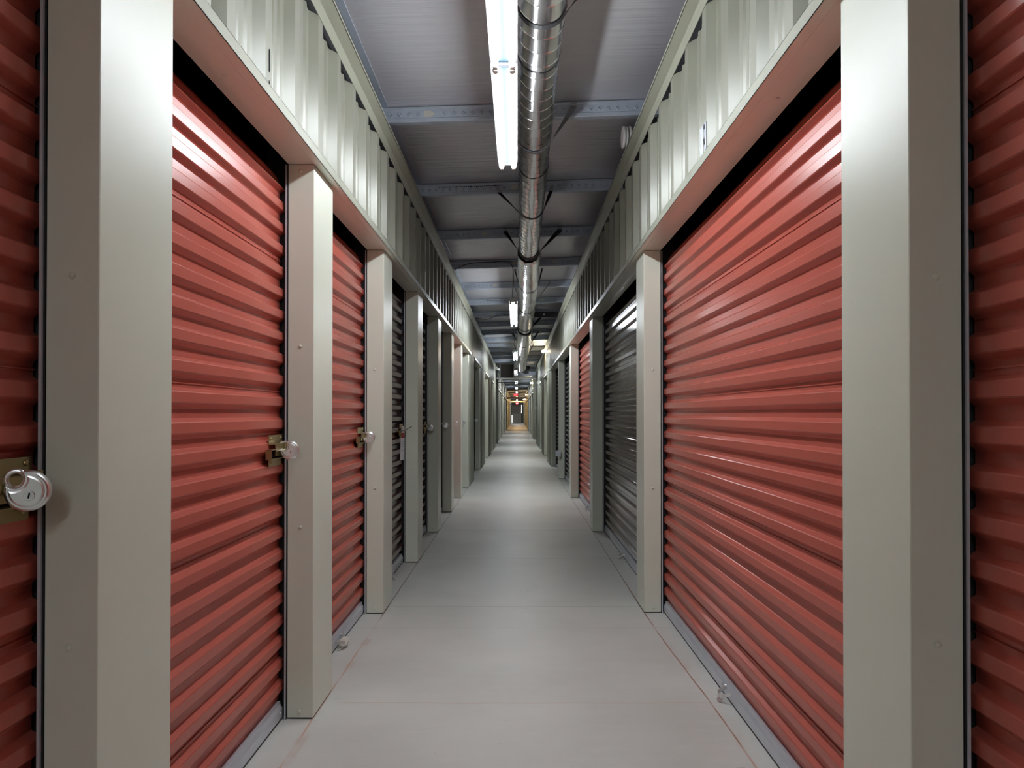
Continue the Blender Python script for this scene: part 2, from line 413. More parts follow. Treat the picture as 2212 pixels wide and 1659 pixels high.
names_l = ['beige steel pilaster beside the lens at the very left edge', 'large near beige pilaster between the leftmost door and the first full left door',
  'beige pilaster left of the corridor whose near edge holds the first full disc padlock', 'beige left pilaster just past the second red left door',
  'left pilaster beside the hanging white paper tag', 'dark-shaded left pilaster behind the round silver lock on the dark door',
  'left pilaster in brown shade with a small dark lock at its edge', 'pinkish lit left pilaster near where the left header ends',
  'last left pilaster closing the continuous header, next to the ribbed wall']
for i, (y, wd) in enumerate(PWL):
    if i == 0: continue
    pilaster(-1, y, wd, names_l[i], 'pilasters along the left doors')
names_r = ['', 'large near beige pilaster at the right edge of the photo', 'beige pilaster between the wide red and the wide brown right doors',
  'grey-shaded pilaster on the right after the wide brown door', 'pinkish lit right pilaster past the second red right door',
  'slim greenish right pilaster between two dark doors', 'right pilaster with the small grey box at its edge, ending the right header']
for i, (y, wd) in enumerate(PWR):
    if i == 0: continue
    pilaster(1, y, wd, names_r[i], 'pilasters along the right doors')
late_names = {(-1, 0): 'dark shaded pilaster in the first left bay beyond the header end', (-1, 1): 'beige pilaster closing the second separate left bay',
              (-1, 2): 'beige pilaster of the last left bay before the cross aisle', (1, 0): 'beige pilaster closing the first separate right bay',
              (1, 1): 'beige pilaster of the last right bay before the cross aisle'}
for s in (-1, 1):
    for k, (y0, y1) in enumerate(LATE[s]): pilaster(s, y1, 0.3, late_names[(s, k)], 'pilasters of the separate bays')
for s in (-1, 1):
    first = None
    for y in FARP[s]:
        if first is None:
            first = pilaster(s, y, 0.3, 'narrow beige pilaster far away beyond the cross aisle, %s side' % ('left' if s < 0 else 'right'), 'far %s pilasters' % ('left' if s < 0 else 'right'), False)
        else:
            c = copy_tree(first); c.location.y = y + 0.15

# ------------------------------------------------------------------ roller doors
PITCH_R = 0.0826
def curtain_profile(z0, z1):
    """(depth, z) going up; depth 0 = ridge face, + = away from the corridor"""
    pr = []; z = z0; dd = 0.019; e = 0.0022
    base = [(0.0, dd), (0.026, dd), (0.0365, 0.0), (0.0695, 0.0), (0.0826, dd)]
    seq = []
    k = 0
    while z0 + k * PITCH_R < z1:
        zb = z0 + k * PITCH_R
        g = [(0.000, dd), (0.024, dd), (0.0275, dd - 0.0022), (0.0385, 0.0022), (0.0415, 0.0), (0.0685, 0.0), (0.0715, 0.0022), (0.0795, dd - 0.0022), (0.0815, dd)]
        if k % 6 == 2:      # lapped sheet joint: a fine step in the groove
            g = [(0.000, dd), (0.010, dd), (0.0102, dd - 0.003), (0.013, dd - 0.003), (0.0132, dd + 0.001)] + g[1:]
        for (q, d) in g:
            if zb + q < z1: seq.append((d, zb + q))
        k += 1
    return seq
def roller_door(s, y0, y1, paint, label, group=None, latch=False, handle=True, nearguide=False):
    ww = W(s); yc = (y0 + y1) / 2; X = ww + 0.118
    t = thing('roller_door', (s * (X + 0.01), yc, 0), label, 'roller door', group, 'thing')
    e = 0.026
    b = MB(); pr = curtain_profile(0.068, HEAD - 0.075)
    top = pr[-1][1]; R_ = 0.16
    pr += [(0.019 + R_ - R_ * math.cos(a), top + R_ * math.sin(a) * 0.8) for a in [math.radians(v) for v in (12, 24, 36, 50, 65, 80)]]
    b.sheet([(s * (X + d), z) for d, z in pr], y0 - e, y1 + e)
    part('curtain', b, paint, t)
    b = MB()      # galvanised bottom bar
    poly = [(0.020, 0.012), (-0.004, 0.012), (-0.004, 0.047), (0.004, 0.060), (0.004, 0.071), (0.020, 0.071)]
    b.prism(poly, lambda u, v, y: (s * (X + u), y, v), y0 + 0.004, y1 - 0.004)
    for yy in (y0 + 0.05, y1 - 0.03): b.dome((s * (X - 0.004), yy, 0.034), 0.005, 0.003, (-s, 0, 0))
    bar = part('bottom_bar', b, M['galv'], t)
    b = MB(); b.box(s * (X - 0.001), s * (X + 0.018), y0 + 0.004, y1 - 0.004, 0.0, 0.013); part('bottom_seal', b, M['dark'], t)
    for yy, sg in ((y1, 1), (y0, -1)):     # guides behind the pilaster edges
        b = MB(); b.box(s * (ww + 0.102), s * (ww + 0.107), yy - sg * 0.0075, yy - sg * 0.0015, 0.0, HEAD - 0.002)
        b.cur = 1
        b.box(s * (ww + 0.100), s * (ww + 0.19), yy + sg * 0.034, yy + sg * 0.038, 0, HEAD + 0.1)
        b.box(s * (ww + 0.160), s * (ww + 0.166), yy - sg * 0.03, yy + sg * 0.036, 0, HEAD + 0.1)
        b.box(s * (ww + 0.099), s * (ww + 0.1015), yy - sg * 0.001, yy + sg * 0.036, 0, HEAD + 0.0)
        b.cur = 0
        b.box(s * (ww + 0.150), s * (ww + 0.1515), yy - sg * 0.012, yy - sg * 0.004, 0.08, HEAD - 0.05)
        part('guide_rail', b, [M['galv'], M['dark']], t)
    if handle:
        b = MB(); zc = 0.040; n = 14; pts = []
        for i in range(n + 1):
            a = math.pi * i / n; pts.append((s * (X - 0.004 - 0.040 * math.sin(a)), yc + 0.036 * math.cos(a), zc - 0.012 * math.sin(a)))
        b.ribbon(pts, (0, 0, 0.014), 0.004)
        pts = [(p[0], p[1], p[2] - 0.022) for p in pts[2:-2]]; b.ribbon(pts, (s * 0.010, 0, 0.002), 0.003)
        b.tube([(s * (X - 0.004), yc + 0.03, 0.052), (s * (X - 0.018), yc + 0.035, 0.050), (s * (X - 0.022), yc + 0.036, 0.064)], 0.004, 6)
        part('pull_handle', b, M['chrome'], t)
    if latch: latch_plate(t, s, X, y1, EYE - 0.133)
    return t
def latch_plate(t, s, X, ye, zc):
    """brass slide latch near the far jamb: flanges, dark housing mouth, bolt, rivets"""
    def bx(u0, u1, d0, d1, v0, v1, bb=0.0): return (s * (X - d1), s * (X - d0), ye + u0, ye + u1, zc + v0, zc + v1, bb)
    b = MB()
    b.box(*bx(-0.165, -0.012, 0.0, 0.003, 0.022, 0.055, 0.001))
    b.box(*bx(-0.160, -0.012, 0.0, 0.020, 0.020, 0.0235))
    b.box(*bx(-0.140, -0.012, 0.017, 0.0205, -0.004, 0.022))
    b.box(*bx(-0.165, -0.020, 0.0, 0.003, -0.058, -0.030, 0.001))
    b.box(*bx(-0.195, -0.020, 0.0, 0.020, -0.0315, -0.029))
    b.box(*bx(-0.195, -0.190, 0.0, 0.020, -0.030, 0.004))
    b.box(*bx(-0.195, -0.130, 0.0, 0.020, 0.002, 0.005))
    pl = part('latch', b, M['brass'], t)
    l = t.location
    q = MB(); q.box(*bx(-0.188, -0.02, 0.0, 0.004, -0.029, 0.003)); q.v = [(p[0] - l[0], p[1] - l[1], p[2] - l[2]) for p in q.v]; q.build('latch_pocket', M['ink'], pl)
    q = MB(); q.box(*bx(-0.115, -0.006, 0.005, 0.012, -0.022, -0.004, 0.002)); q.box(*bx(-0.05, -0.040, 0.004, 0.034, -0.024, 0.0)); q.box(*bx(-0.05, -0.012, 0.020, 0.024, 0.004, 0.030))
    q.v = [(p[0] - l[0], p[1] - l[1], p[2] - l[2]) for p in q.v]; q.build('slide_bolt', M['brass'], pl)
    for u, v in ((-0.145, 0.042), (-0.03, 0.044), (-0.145, -0.044), (-0.035, -0.042)):
        q = MB(); q.dome((s * (X - 0.003), ye + u, zc + v), 0.006, 0.004, (-s, 0, 0)); q.v = [(p[0] - l[0], p[1] - l[1], p[2] - l[2]) for p in q.v]; q.build('rivet', M['brass'], pl)

def gap(ws, i): return ws[i][0] + ws[i][1], ws[i + 1][0]
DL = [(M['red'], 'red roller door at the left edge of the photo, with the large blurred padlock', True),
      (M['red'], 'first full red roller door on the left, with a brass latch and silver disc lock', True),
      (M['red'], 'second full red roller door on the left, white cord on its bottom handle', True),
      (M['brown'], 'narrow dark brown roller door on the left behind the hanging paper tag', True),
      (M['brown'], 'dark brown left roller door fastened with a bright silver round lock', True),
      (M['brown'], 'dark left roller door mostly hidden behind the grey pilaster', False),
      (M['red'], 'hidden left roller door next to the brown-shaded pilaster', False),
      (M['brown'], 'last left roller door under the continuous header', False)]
doors_l = []
for i in range(8):
    y0, y1 = gap(PWL, i); doors_l.append(roller_door(-1, y0, y1, DL[i][0], DL[i][1], 'roller doors on the left', DL[i][2], handle=i < 4))
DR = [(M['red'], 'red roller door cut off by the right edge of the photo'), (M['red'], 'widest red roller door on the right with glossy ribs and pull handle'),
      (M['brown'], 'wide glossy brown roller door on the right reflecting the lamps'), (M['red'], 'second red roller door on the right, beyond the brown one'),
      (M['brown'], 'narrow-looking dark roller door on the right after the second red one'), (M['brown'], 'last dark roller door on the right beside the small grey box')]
for i in range(6):
    y0, y1 = gap(PWR, i); roller_door(1, y0, y1, DR[i][0], DR[i][1], 'roller doors on the right', False, handle=0 < i < 5)
# marks scribbled on the bottom bar of the first full left door
fd = doors_l[1]; X = WL + 0.118
b = MB(); fx = -(X - 0.0048)
for (ya, za, yb, zb) in ((1.955, 0.016, 1.972, 0.045), (1.964, 0.032, 1.974, 0.030), (1.992, 0.018, 2.004, 0.044)):
    b.tube([(fx, ya, za), (fx, yb, zb)], 0.0009, 5)
part('pencil_mark', b, M['redink'], fd)

# screws of the soffit plate
for s, ys in ((-1, (2.15, 3.6, 4.9, 6.8, 8.3)), (1, (2.3, 3.6, 5.7, 7.0, 8.8, 10.0))):
    q = MB()
    for y in ys: q.dome((s * (W(s) + 0.05), y, HEAD + 0.0015), 0.007, 0.004, (0, 0, -1))
    o = q.build('header_screws', M['beige'], D.objects['trim_1' if s < 0 else 'trim_2'])

# ------------------------------------------------------------------ disc padlocks
def disc_lock_meshes(root, r=0.035, seg=40):
    """disc in the local xz plane, face toward -y; bite at upper left for the shackle"""
    bc = Vector((-0.0240, 0.0175)); d = bc.length; ba = math.atan2(bc.y, bc.x); br = 0.0135; N1, N2 = 44, 14
    def ring(off, y):
        R, q = r - off, br + off; a = (R * R - q * q + d * d) / (2 * d); h = math.sqrt(max(1e-9, R * R - a * a))
        A = math.atan2(h, a); B = math.atan2(h, a - d); pts = []
        for k in range(N1): t = ba + A + (2 * math.pi - 2 * A) * k / N1; pts.append((R * math.cos(t), y, R * math.sin(t)))
        for k in range(N2): t = ba - B - (2 * math.pi - 2 * B) * k / N2; pts.append((bc.x + q * math.cos(t), y, bc.y + q * math.sin(t)))
        return pts
    lv = [(0.0115, -0.0150), (0.0085, -0.0142), (0.0078, -0.0122), (0.0050, -0.0122), (0.0025, -0.0110), (0.0005, -0.0085), (0.0, -0.0055), (0.0, 0.0055), (0.0010, 0.0095), (0.0035, 0.012), (0.006, 0.0125)]
    v = []; f = []; n = N1 + N2
    for o_, y in lv: v += ring(o_, y)
    for i in range(len(lv) - 1):
        for k in range(n): f.append((i * n + k, i * n + (k + 1) % n, (i + 1) * n + (k + 1) % n, (i + 1) * n + k))
    f.append(list(range(n))[::-1]); f.append([(len(lv) - 1) * n + k for k in range(n)])
    b = MB(); b.add(v, f, False); b.build('lock_body', M['chrome'], root)
    b = MB(); b.tube([(0.006, -0.0140, -0.006), (0.006, -0.0148, -0.006)], 0.0105, 22); b.build('core_ring', M['ink'], root)
    b = MB(); b.tube([(0.006, -0.0140, -0.006), (0.006, -0.0175, -0.006)], 0.0090, 20, radii=[0.0092, 0.0080]); core = b.build('key_core', M['chrome'], root)
    b = MB(); b.box(0.0048, 0.0072, -0.0182, -0.0172, -0.011, -0.001); b.build('keyhole', M['ink'], core)
    b = MB()
    pts = [(-0.0215 + 0.0150 * math.cos(a), 0.0, 0.0155 + 0.0150 * math.sin(a)) for a in [math.radians(v_) for v_ in range(45, 246, 20)]]
    b.tube(pts, 0.0046, 12, up=(0, 1, 0)); b.build('shackle', M['chrome'], root)
def padlock(y, x, z, label, rotz=0.0, src=None, tilt=0.0):
    if src is None:
        t = thing('disc_padlock', (x, y, z), label, 'padlock', 'padlocks on the left doors', rot=(0, tilt, rotz)); disc_lock_meshes(t); return t
    c = copy_tree(src); c.location = (x, y, z); c.rotation_euler = (0, tilt, rotz); c['label'] = label; return c
XL = -(WL + 0.118)
pk = padlock(2.845, XL + 0.048, EYE - 0.135, 'shiny silver disc padlock on the brass latch of the first full red left door', 0.12)
padlock(1.318, XL + 0.052, EYE - 0.132, 'big blurred silver disc padlock at the left edge of the photo', 0.35, pk, 0.2)
padlock(4.37, XL + 0.045, EYE - 0.134, 'disc padlock on the second full red left door', 0.1, pk, -0.3)
padlock(7.40, XL + 0.052, EYE - 0.135, 'round silver padlock on the dark left door past the paper tag', 0.0, pk)
padlock(8.92, XL + 0.052, EYE - 0.135, 'small dark-looking padlock at the edge of the brown-shaded left pilaster', 0.05, pk)
padlock(10.40, XL + 0.055, EYE - 0.135, 'small bright padlock at the edge of the pinkish left pilaster', 0.05, pk)
padlock(11.92, XL + 0.050, EYE - 0.135, 'tiny padlock beside the last pilaster of the left header', 0.05, pk)
padlock(15.62, XL + 0.050, EYE - 0.135, 'tiny dark padlock in the first separate left bay', 0.05, pk)

# ------------------------------------------------------------------ paper tag with a black tie on the brown left door
t = thing('paper_tag', (XL + 0.019, 5.82, EYE - 0.22), 'long white paper tag with a red band hanging on the narrow brown left door', 'tag', rot=(0, 0.05, 1.12))
b = MB(); b.prism([(-0.024, -0.13), (0.024, -0.13), (0.024, 0.10), (0.012, 0.125), (-0.012, 0.125), (-0.024, 0.10)], lambda u, v, q: (u, q, v), -0.0006, 0.0006); b.build('card', M['paper'], t)
b = MB(); b.box(-0.02, 0.02, -0.0014, -0.0006, 0.035, 0.075); b.build('red_band', M['redink'], t)
b = MB()
for zz, hw in ((0.02, 0.010), (0.006, 0.014), (-0.012, 0.012), (-0.03, 0.008), (-0.06, 0.012)): b.box(-hw, hw, -0.0014, -0.0006, zz, zz + 0.004)
b.build('print_line', M['inkgrey'], t)
b = MB(); b.tube([(0.0, 0.003, 0.09), (0.006, -0.010, 0.093), (0.018, -0.038, 0.110), (0.028, -0.062, 0.124)], 0.0022, 6); b.build('cable_tie', M['ink'], t)

# ------------------------------------------------------------------ white cord on the handle of the second red left door
yc = sum(gap(PWL, 2)) / 2
t = thing('cord_bundle', (XL + 0.03, yc - 0.02, 0.035), 'white cord wound round the bottom handle of the second red left door', 'cord')
b = MB(); pts = []
for i in range(90):
    a = i / 90 * 2 * math.pi * 6; pts.append((0.018 * math.cos(a) + 0.008, -0.05 + i * 0.0008, 0.014 * math.sin(a)))
pts += [(0.02, 0.03, -0.01), (0.015, 0.01, -0.02), (0.0, -0.03, -0.028), (-0.01, -0.06, -0.03)]
b.tube(pts, 0.0032, 6); b.build('cord', M['cord'], t)

# ------------------------------------------------------------------ unit number on the right wall, marks on the left wall
def text_mesh(body, size, m, name, parent, loc, rot, extrude=0.0006):
    cu = D.curves.new(name, 'FONT'); cu.body = body; cu.size = size; cu.extrude = extrude; cu.align_x = 'CENTER'; cu.align_y = 'CENTER'
    ob = D.objects.new(name + '_tmp', cu); C.objects.link(ob)
    dg = bpy.context.evaluated_depsgraph_get(); me = D.meshes.new_from_object(ob.evaluated_get(dg)); D.objects.remove(ob)
    me.materials.clear(); me.materials.append(m)
    o = D.objects.new(name, me); C.objects.link(o); o.parent = parent; o.location = loc; o.rotation_euler = rot
    return o
xw = WR - 0.018
t = thing('number_plate', (xw - 0.0012, 2.932, FTOP + 0.026), 'white unit number plate with a bold black figure on the upper right wall', 'sign')
b = MB(); b.box(-0.0010, 0.0010, -0.034, 0.06, -0.024, 0.098); b.build('plate', M['plate'], t)
o = text_mesh('8', 0.20, M['ink'], 'figure', t, (-0.0012, -0.006, 0.019), (math.radians(90), 0, math.radians(-90)), 0.0002)
o.scale = (0.37, 1.0, 1.0)
o = text_mesh('1', 0.08, M['inkgrey'], 'small_figure', t, (-0.0012, 0.046, 0.045), (math.radians(90), 0, math.radians(-90)), 0.0002)
t = thing('number_mark', (-(WL - 0.0195), 2.325, FTOP + 0.09), 'black upright number stroke on the upper left ribbed wall', 'sign')
b = MB(); b.box(-0.0006, 0.0006, -0.004, 0.004, -0.036, 0.033, 0.0004); b.build('stroke', M['ink'], t)
b = MB(); b.prism([(-0.004, -0.088), (0.004, -0.088), (0.004, -0.070), (-0.004, -0.062)], lambda u, v, q: (q, u, v), -0.0006, 0.0006); b.build('stroke', M['ink'], t)

# ------------------------------------------------------------------ roof purlins
def purlin(y, label, group, x0=-0.83, x1=0.83, detail=True, stick=None, print_=None, m='purlin'):
    t = thing('roof_purlin', (0, y, PURB), label, 'purlin', group, 'thing')
    hgt = CEIL - PURB - 0.003
    prof = [(0.045, 0.012), (0.045, 0.0), (0.004, 0.0), (0.0, 0.004), (0.0, 0.022), (0.004, 0.026), (0.004, hgt - 0.016), (0.0, hgt - 0.012), (0.0, hgt - 0.004), (0.003, hgt), (0.05, hgt)]
    b = MB(); n = len(prof)
    v = [(x0, q, z + SL * x0) for q, z in prof] + [(x1, q, z + SL * x1) for q, z in prof]
    b.add(v, [(i, i + 1, n + i + 1, n + i) for i in range(n - 1)])
    if detail:
        x = x0 + 0.03; zc = hgt * 0.52
        while x < x1 - 0.02:
            if not stick or not any(abs(x - sx) < 0.055 for sx in stick):
                z = zc + SL * x; e, o_ = 0.0135, 0.0022
                out = [(x - e, z), (x, z + e), (x + e, z), (x, z - e)]; inn = [(x - e * .55, z), (x, z + e * .55), (x + e * .55, z), (x, z - e * .55)]
                v = [(p[0], 0.004, p[1]) for p in out] + [(p[0] * .5 + q[0] * .5, -o_, p[1] * .5 + q[1] * .5) for p, q in zip(out, inn)] + [(p[0], 0.0035, p[1]) for p in inn]
                b.add(v, [(k, (k + 1) % 4, 4 + (k + 1) % 4, 4 + k) for k in range(4)] + [(4 + k, 4 + (k + 1) % 4, 8 + (k + 1) % 4, 8 + k) for k in range(4)])
            x += 0.0535
    b.build('steel_section', M[m], t)
    for sx in (stick or []):
        q = MB(); zc = hgt * 0.52 + SL * sx
        q.prism([(sx - 0.032, zc - 0.018), (sx + 0.012, zc - 0.018), (sx + 0.018, zc - 0.010), (sx + 0.030, zc - 0.006), (sx + 0.030, zc + 0.006), (sx + 0.016, zc + 0.011), (sx + 0.010, zc + 0.018), (sx - 0.032, zc + 0.018)],
                lambda u, v_, w_: (u, w_, v_), 0.0018, 0.0035); q.build('sticker', M['sticker'], t)
    if print_:
        q = MB(); x = print_[0]; rnd = random.Random(int(y * 10))
        while x < print_[1]:
            wd = rnd.uniform(0.004, 0.014); zc = hgt * 0.70 + SL * x
            q.box(x, x + wd, 0.0005, 0.0030, zc - rnd.uniform(.001, .004), zc + rnd.uniform(0.002, 0.005)); x += wd + rnd.uniform(0.003, 0.01)
        q.build('ink_print', M['ink'], t)
    return t
PY0 = 4.51
plab = ['nearest galvanised roof purlin, crossing above the end of the near lamp', 'second roof purlin, first one whose black strap holds the duct',
        'third roof purlin, with the wide V-shaped black strap clips', 'fourth roof purlin, black cable running along its left half',
        'fifth roof purlin, pale blue-grey with a light sticker left of the duct', 'sixth roof purlin, just before the second lamp']
pst = [[-0.52], [-0.02], [-0.32], [-0.02, 0.45], [-0.30], [0.4]]; ppr = [None, (-0.62, -0.12), None, (-0.55, -0.05), None, (-0.5, 0.0)]
for i in range(6): purlin(PY0 + 1.524 * i, plab[i], 'roof purlins', stick=pst[i], print_=ppr[i])
purlin(PY0 - 1.524, 'roof purlin above the frame, over the near lamp', 'roof purlins')
y = PY0 + 1.524 * 6; base = None; k = 0
while y < END - 1:
    if not (26.3 < y < 29.0):
        if base is None: base = purlin(y, 'small roof purlin far along the ceiling beyond the second lamp', 'far roof purlins', stick=[-0.45, 0.5])
        else:
            c = copy_tree(base); c.location.y = y
    y += 1.524; k += 1
b = MB(); t = thing('black_brace', (0.5, 13.35, EYE + 1.70), 'black steel brace between the duct and the right wall', 'brace')
b.box(-0.215, 0.30, -0.02, 0.02, -0.03, 0.07, 0.003); b.build('channel', M['strap'], t)
b = MB(); b.box(-0.06, -0.02, -0.024, -0.0205, 0.005, 0.035); b.build('bracket_plate', M['galv'], t)

# ------------------------------------------------------------------ duct
def duct_c(y):
    k = min(1, max(0, (y - 6.5) / 3)); x = 0.102 + 0.036 * k + 0.006 * math.sin(y * 1.3)
    r = 0.096 + 0.019 * min(1, max(0, (y - 7.62) / 0.05)) + 0.012 * min(1, max(0, (y - 11.5) / 0.1)) + 0.018 * min(1, max(0, (y - 14.2) / 0.1))
    return x, EYE + 1.715 - r + SL * x, r
t = thing('spiral_duct', (0.102, 0, EYE + 1.62), 'long shiny silver foil duct hanging under the roof right of the lamps', 'duct')
def duct_mesh(ya, yb):
    b = MB(); v = []; seg = 36; ys = []; y = ya; step = 0.125
    while y < yb:
        ys += [(y - 0.003, 0.0), (y, 0.0002), (y + 0.0015, 0.0016), (y + 0.0045, 0.0016), (y + 0.006, 0.0002), (y + 0.009, 0.0), (y + 0.055, 0.0)]; y += step
    rnd = random.Random(3); 
    for (y, dr) in ys:
        x, z, r = duct_c(y); lean = 0.012
        for k in range(seg):
            a = 2 * math.pi * k / seg
            rr = r + dr + 0.0012 * math.sin(3 * a + y * 5.1) + 0.0010 * math.sin(7 * a - y * 9.7)
            v.append((x + rr * math.cos(a), y + lean * math.cos(a), z + rr * math.sin(a)))
    n = len(ys); f = []
    for i in range(n - 1):
        for k in range(seg): f.append((i * seg + k, i * seg + (k + 1) % seg, (i + 1) * seg + (k + 1) % seg, (i + 1) * seg + k))
    b.add(v, f, True); return b
part('duct_run', duct_mesh(-2.0, 7.64), M['foil'], t)
part('duct_run', duct_mesh(7.62, 14.25), M['foil'], t)
part('duct_run', duct_mesh(14.22, 26.6), M['foil'], t)
for yy in (3.45, 5.0, 7.64, 11.5, 14.24, 18.4):
    x, z, r = duct_c(yy + 0.02); b = MB()
    ring = [(x, yy - 0.02, z), (x, yy + 0.03, z)]
    b.tube(ring, r + 0.004, 36, caps=False); part('collar', b, M['foil'], t)
b = MB(); x, z, r = duct_c(26.5); pts = []
for i in range(13):
    a = math.radians(90) * i / 12; pts.append((x + 0.26 * (1 - math.cos(a)), 26.5 + 0.26 * math.sin(a), z - 0.06 * (i / 12)))
b.tube(pts, r, 24); part('elbow', b, M['strap'], t)

# straps: open V from the purlin round the belly of the duct
def strap(y, xl, xr, m, label, wdt=0.028, zt=None, left=True, right=True, group='straps holding the duct'):
    x, z, r = duct_c(y); r += 0.004; zt = zt or (PURB + 0.02)
    t = thing('duct_strap', (x, y, z - r), label, 'strap', group)
    def tangent(px, pz, sgn):
        d = math.hypot(px - x, pz - z); base = math.atan2(pz - z, px - x); off = math.acos(min(1, r / d)); return base + sgn * off
    zl, zr = zt + SL * xl, zt + SL * xr
    al = tangent(xl, zl, 1); ar = tangent(xr, zr, -1)
    while al > 0: al -= 2 * math.pi
    while ar > al + 2 * math.pi: ar -= 2 * math.pi
    while ar < al: ar += 2 * math.pi
    if ar - al > 1.5 * math.pi * 1.2: ar -= 2 * math.pi
    pts = [(xl, y, zl)] if left else []
    if not left: al = -math.pi * 0.95
    n = 16
    for i in range(n + 1):
        a = al + (ar - al) * i / n; pts.append((x + r * math.cos(a), y, z + r * math.sin(a)))
    if right: pts.append((xr, y, zr))
    dense = []; wv = []
    def seg_pts(p, q, k0, k1, n_=6):
        p, q = Vector(p), Vector(q); d = (q - p).normalized(); flat = Vector((-d.z, 0, d.x)) * wdt
        for i in range(n_):
            f = i / n_; k_ = k0 + (k1 - k0) * min(1, max(0, f * 1.15)); a_ = k_ * math.pi / 2
            dense.append(p.lerp(q, f)); wv.append(flat * math.cos(a_) + Vector((0, wdt, 0)) * math.sin(a_))
    if left: seg_pts(pts[0], pts[1], 0.35, 1.0)
    core = pts[1 if left else 0:(-1 if right else None)]
    for p in core: dense.append(Vector(p)); wv.append(Vector((0, wdt, 0)))
    if right:
        seg_pts(core[-1], pts[-1], 1.0, 0.30); dense.pop(len(dense) - 6); wv.pop(len(wv) - 6)
        p, q = Vector(core[-1]), Vector(pts[-1]); d = (q - p).normalized(); dense.append(q)
        wv.append(Vector((-d.z, 0, d.x)) * wdt * math.cos(.45) + Vector((0, wdt * math.sin(.45), 0)))
    # keep neighbouring width vectors on the same side
    for i in range(1, len(wv)):
        if wv[i].dot(wv[i - 1]) < 0: wv[i] = -wv[i]
    b = MB(); b.ribbon(dense, wv, 0.0025); part('band', b, m, t)
    for sx, sz, ok in ((xl, zl, left), (xr, zr, right)):
        if ok:
            b = MB(); b.box(sx - 0.014, sx + 0.014, y - 0.018, y + 0.018, sz - 0.004, sz + 0.020, 0.001); part('clip', b, M['strapgrey'], t)
    return t
strap(PY0 - 0.03, -0.10, 0.33, M['strapgrey'], 'grey perforated strap at the nearest purlin, right of the near lamp', 0.034, PURB + 0.05)
strap(PY0 + 1.524 - 0.02, -0.146, 0.263, M['strap'], 'black strap round the duct at the second purlin', 0.03, PURB + 0.005)
strap(PY0 + 3.048 - 0.03, -0.125, 0.42, M['strap'], 'black strap with silver end clips at the third purlin', 0.045, PURB + 0.06)
strap(PY0 + 6.10 - 0.03, -0.06, 0.45, M['strapgrey'], 'thin grey strap at the fifth purlin', 0.02, PURB + 0.06)
strap(PY0 + 4.572 + 0.4, -0.03, 0.30, M['strap'], 'dark strap hugging the duct just past the fourth purlin', 0.02, PURB + 0.03)
strap(13.70, -0.02, 0.42, M['strap'], 'thick black strap by the black brace, past the second lamp', 0.05, PURB - 0.02)
strap(16.70, -0.10, 0.45, M['strap'], 'black strap above the third lamp', 0.04, PURB + 0.03)
strap(19.75, -0.08, 0.40, M['strap'], 'farthest black strap, between the third and fourth lamps', 0.04, PURB + 0.03)
strap(3.02, 0.0, 0.33, M['strap'], 'black strap at the top edge of the photo', 0.03, PURB + 0.02)

# ------------------------------------------------------------------ strip lights
def strip_light(y0, label, group='strip lights over the corridor', tube='tube', hang=0.30, x=-0.054, z=EYE + 1.355):
    """two four foot battens end to end, two tubes each; y0 near end"""
    t = thing('strip_light', (x, y0 + 1.235, z), label, 'lamp', group)
    b = MB(); L_ = 2.47
    b.prism([(-0.042, 0.016), (0.042, 0.016), (0.054, 0.030), (0.054, 0.062), (-0.054, 0.062), (-0.054, 0.030)], lambda u, v, q: (u, q, v), -L_ / 2, L_ / 2)
    b.build('housing', M['white'], t)
    b = MB(); b.box(-0.040, 0.040, -L_ / 2 + 0.03, L_ / 2 - 0.03, 0.0148, 0.0158); b.build('darkened_underside', M['darkened_underside'], t)  # added dark strip that tones down glare on the white housing
    b = MB(); b.box(-0.046, 0.046, -0.012, 0.012, 0.006, 0.0175); b.build('joint_cover', M['galv'], t)
    for j, yc_ in enumerate((-0.6175, 0.6175)):
        for sx in (-0.033, 0.033):
            b = MB(); b.tube([(sx, yc_ - 0.592, 0), (sx, yc_ + 0.592, 0)], 0.0128, 12); b.build('tube', M[tube], t)
            for e in (-1, 1):
                b = MB(); b.box(sx - 0.010, sx + 0.010, yc_ + e * 0.592, yc_ + e * 0.612, -0.012, 0.022, 0.002); b.tube([(sx, yc_ + e * 0.585, 0), (sx, yc_ + e * 0.594, 0)], 0.0135, 10); b.build('lampholder', M['plastic'], t)
    for yy in (-0.9, 0.9):
        for sx in (-0.03, 0.03):
            b = MB(); b.tube([(sx, yy, 0.06), (sx * 0.2, yy, 0.06 + hang)], 0.002, 5); b.build('hanger_wire', M['galv'], t)
    return t
s0 = strip_light(1.765, 'large bright double-tube strip light nearest the camera', hang=0.41)
def lamp_copy(y0, label, group='strip lights over the corridor', tube=None):
    c = copy_tree(s0); c.location.y = y0 + 1.235; c['label'] = label; c['group'] = group
    if tube:
        for ch in c.children:
            if ch.name.startswith('tube'):
                ch.data = WT
    return c
WT = None
for ch in s0.children:
    if ch.name.startswith('tube') and WT is None:
        WT = ch.data.copy(); WT.materials.clear(); WT.materials.append(M['tubewarm'])
lamp_copy(-3.7, 'strip light over the corridor behind the camera'); lamp_copy(-7.3, 'added unseen strip light farther behind the camera')  # both unseen: first moved nearer, second added, to brighten the foreground
lamp_copy(9.42, 'second strip light, hanging in mid corridor beside the duct')
lamp_copy(17.04, 'third strip light, small, above the black strap')
lamp_copy(24.3, 'fourth strip light, beside the framed grille')
y = 32.2
while y < 55: lamp_copy(y, 'tiny strip light beyond the cross aisle', 'far strip lights'); y += 7.62
WTC = None
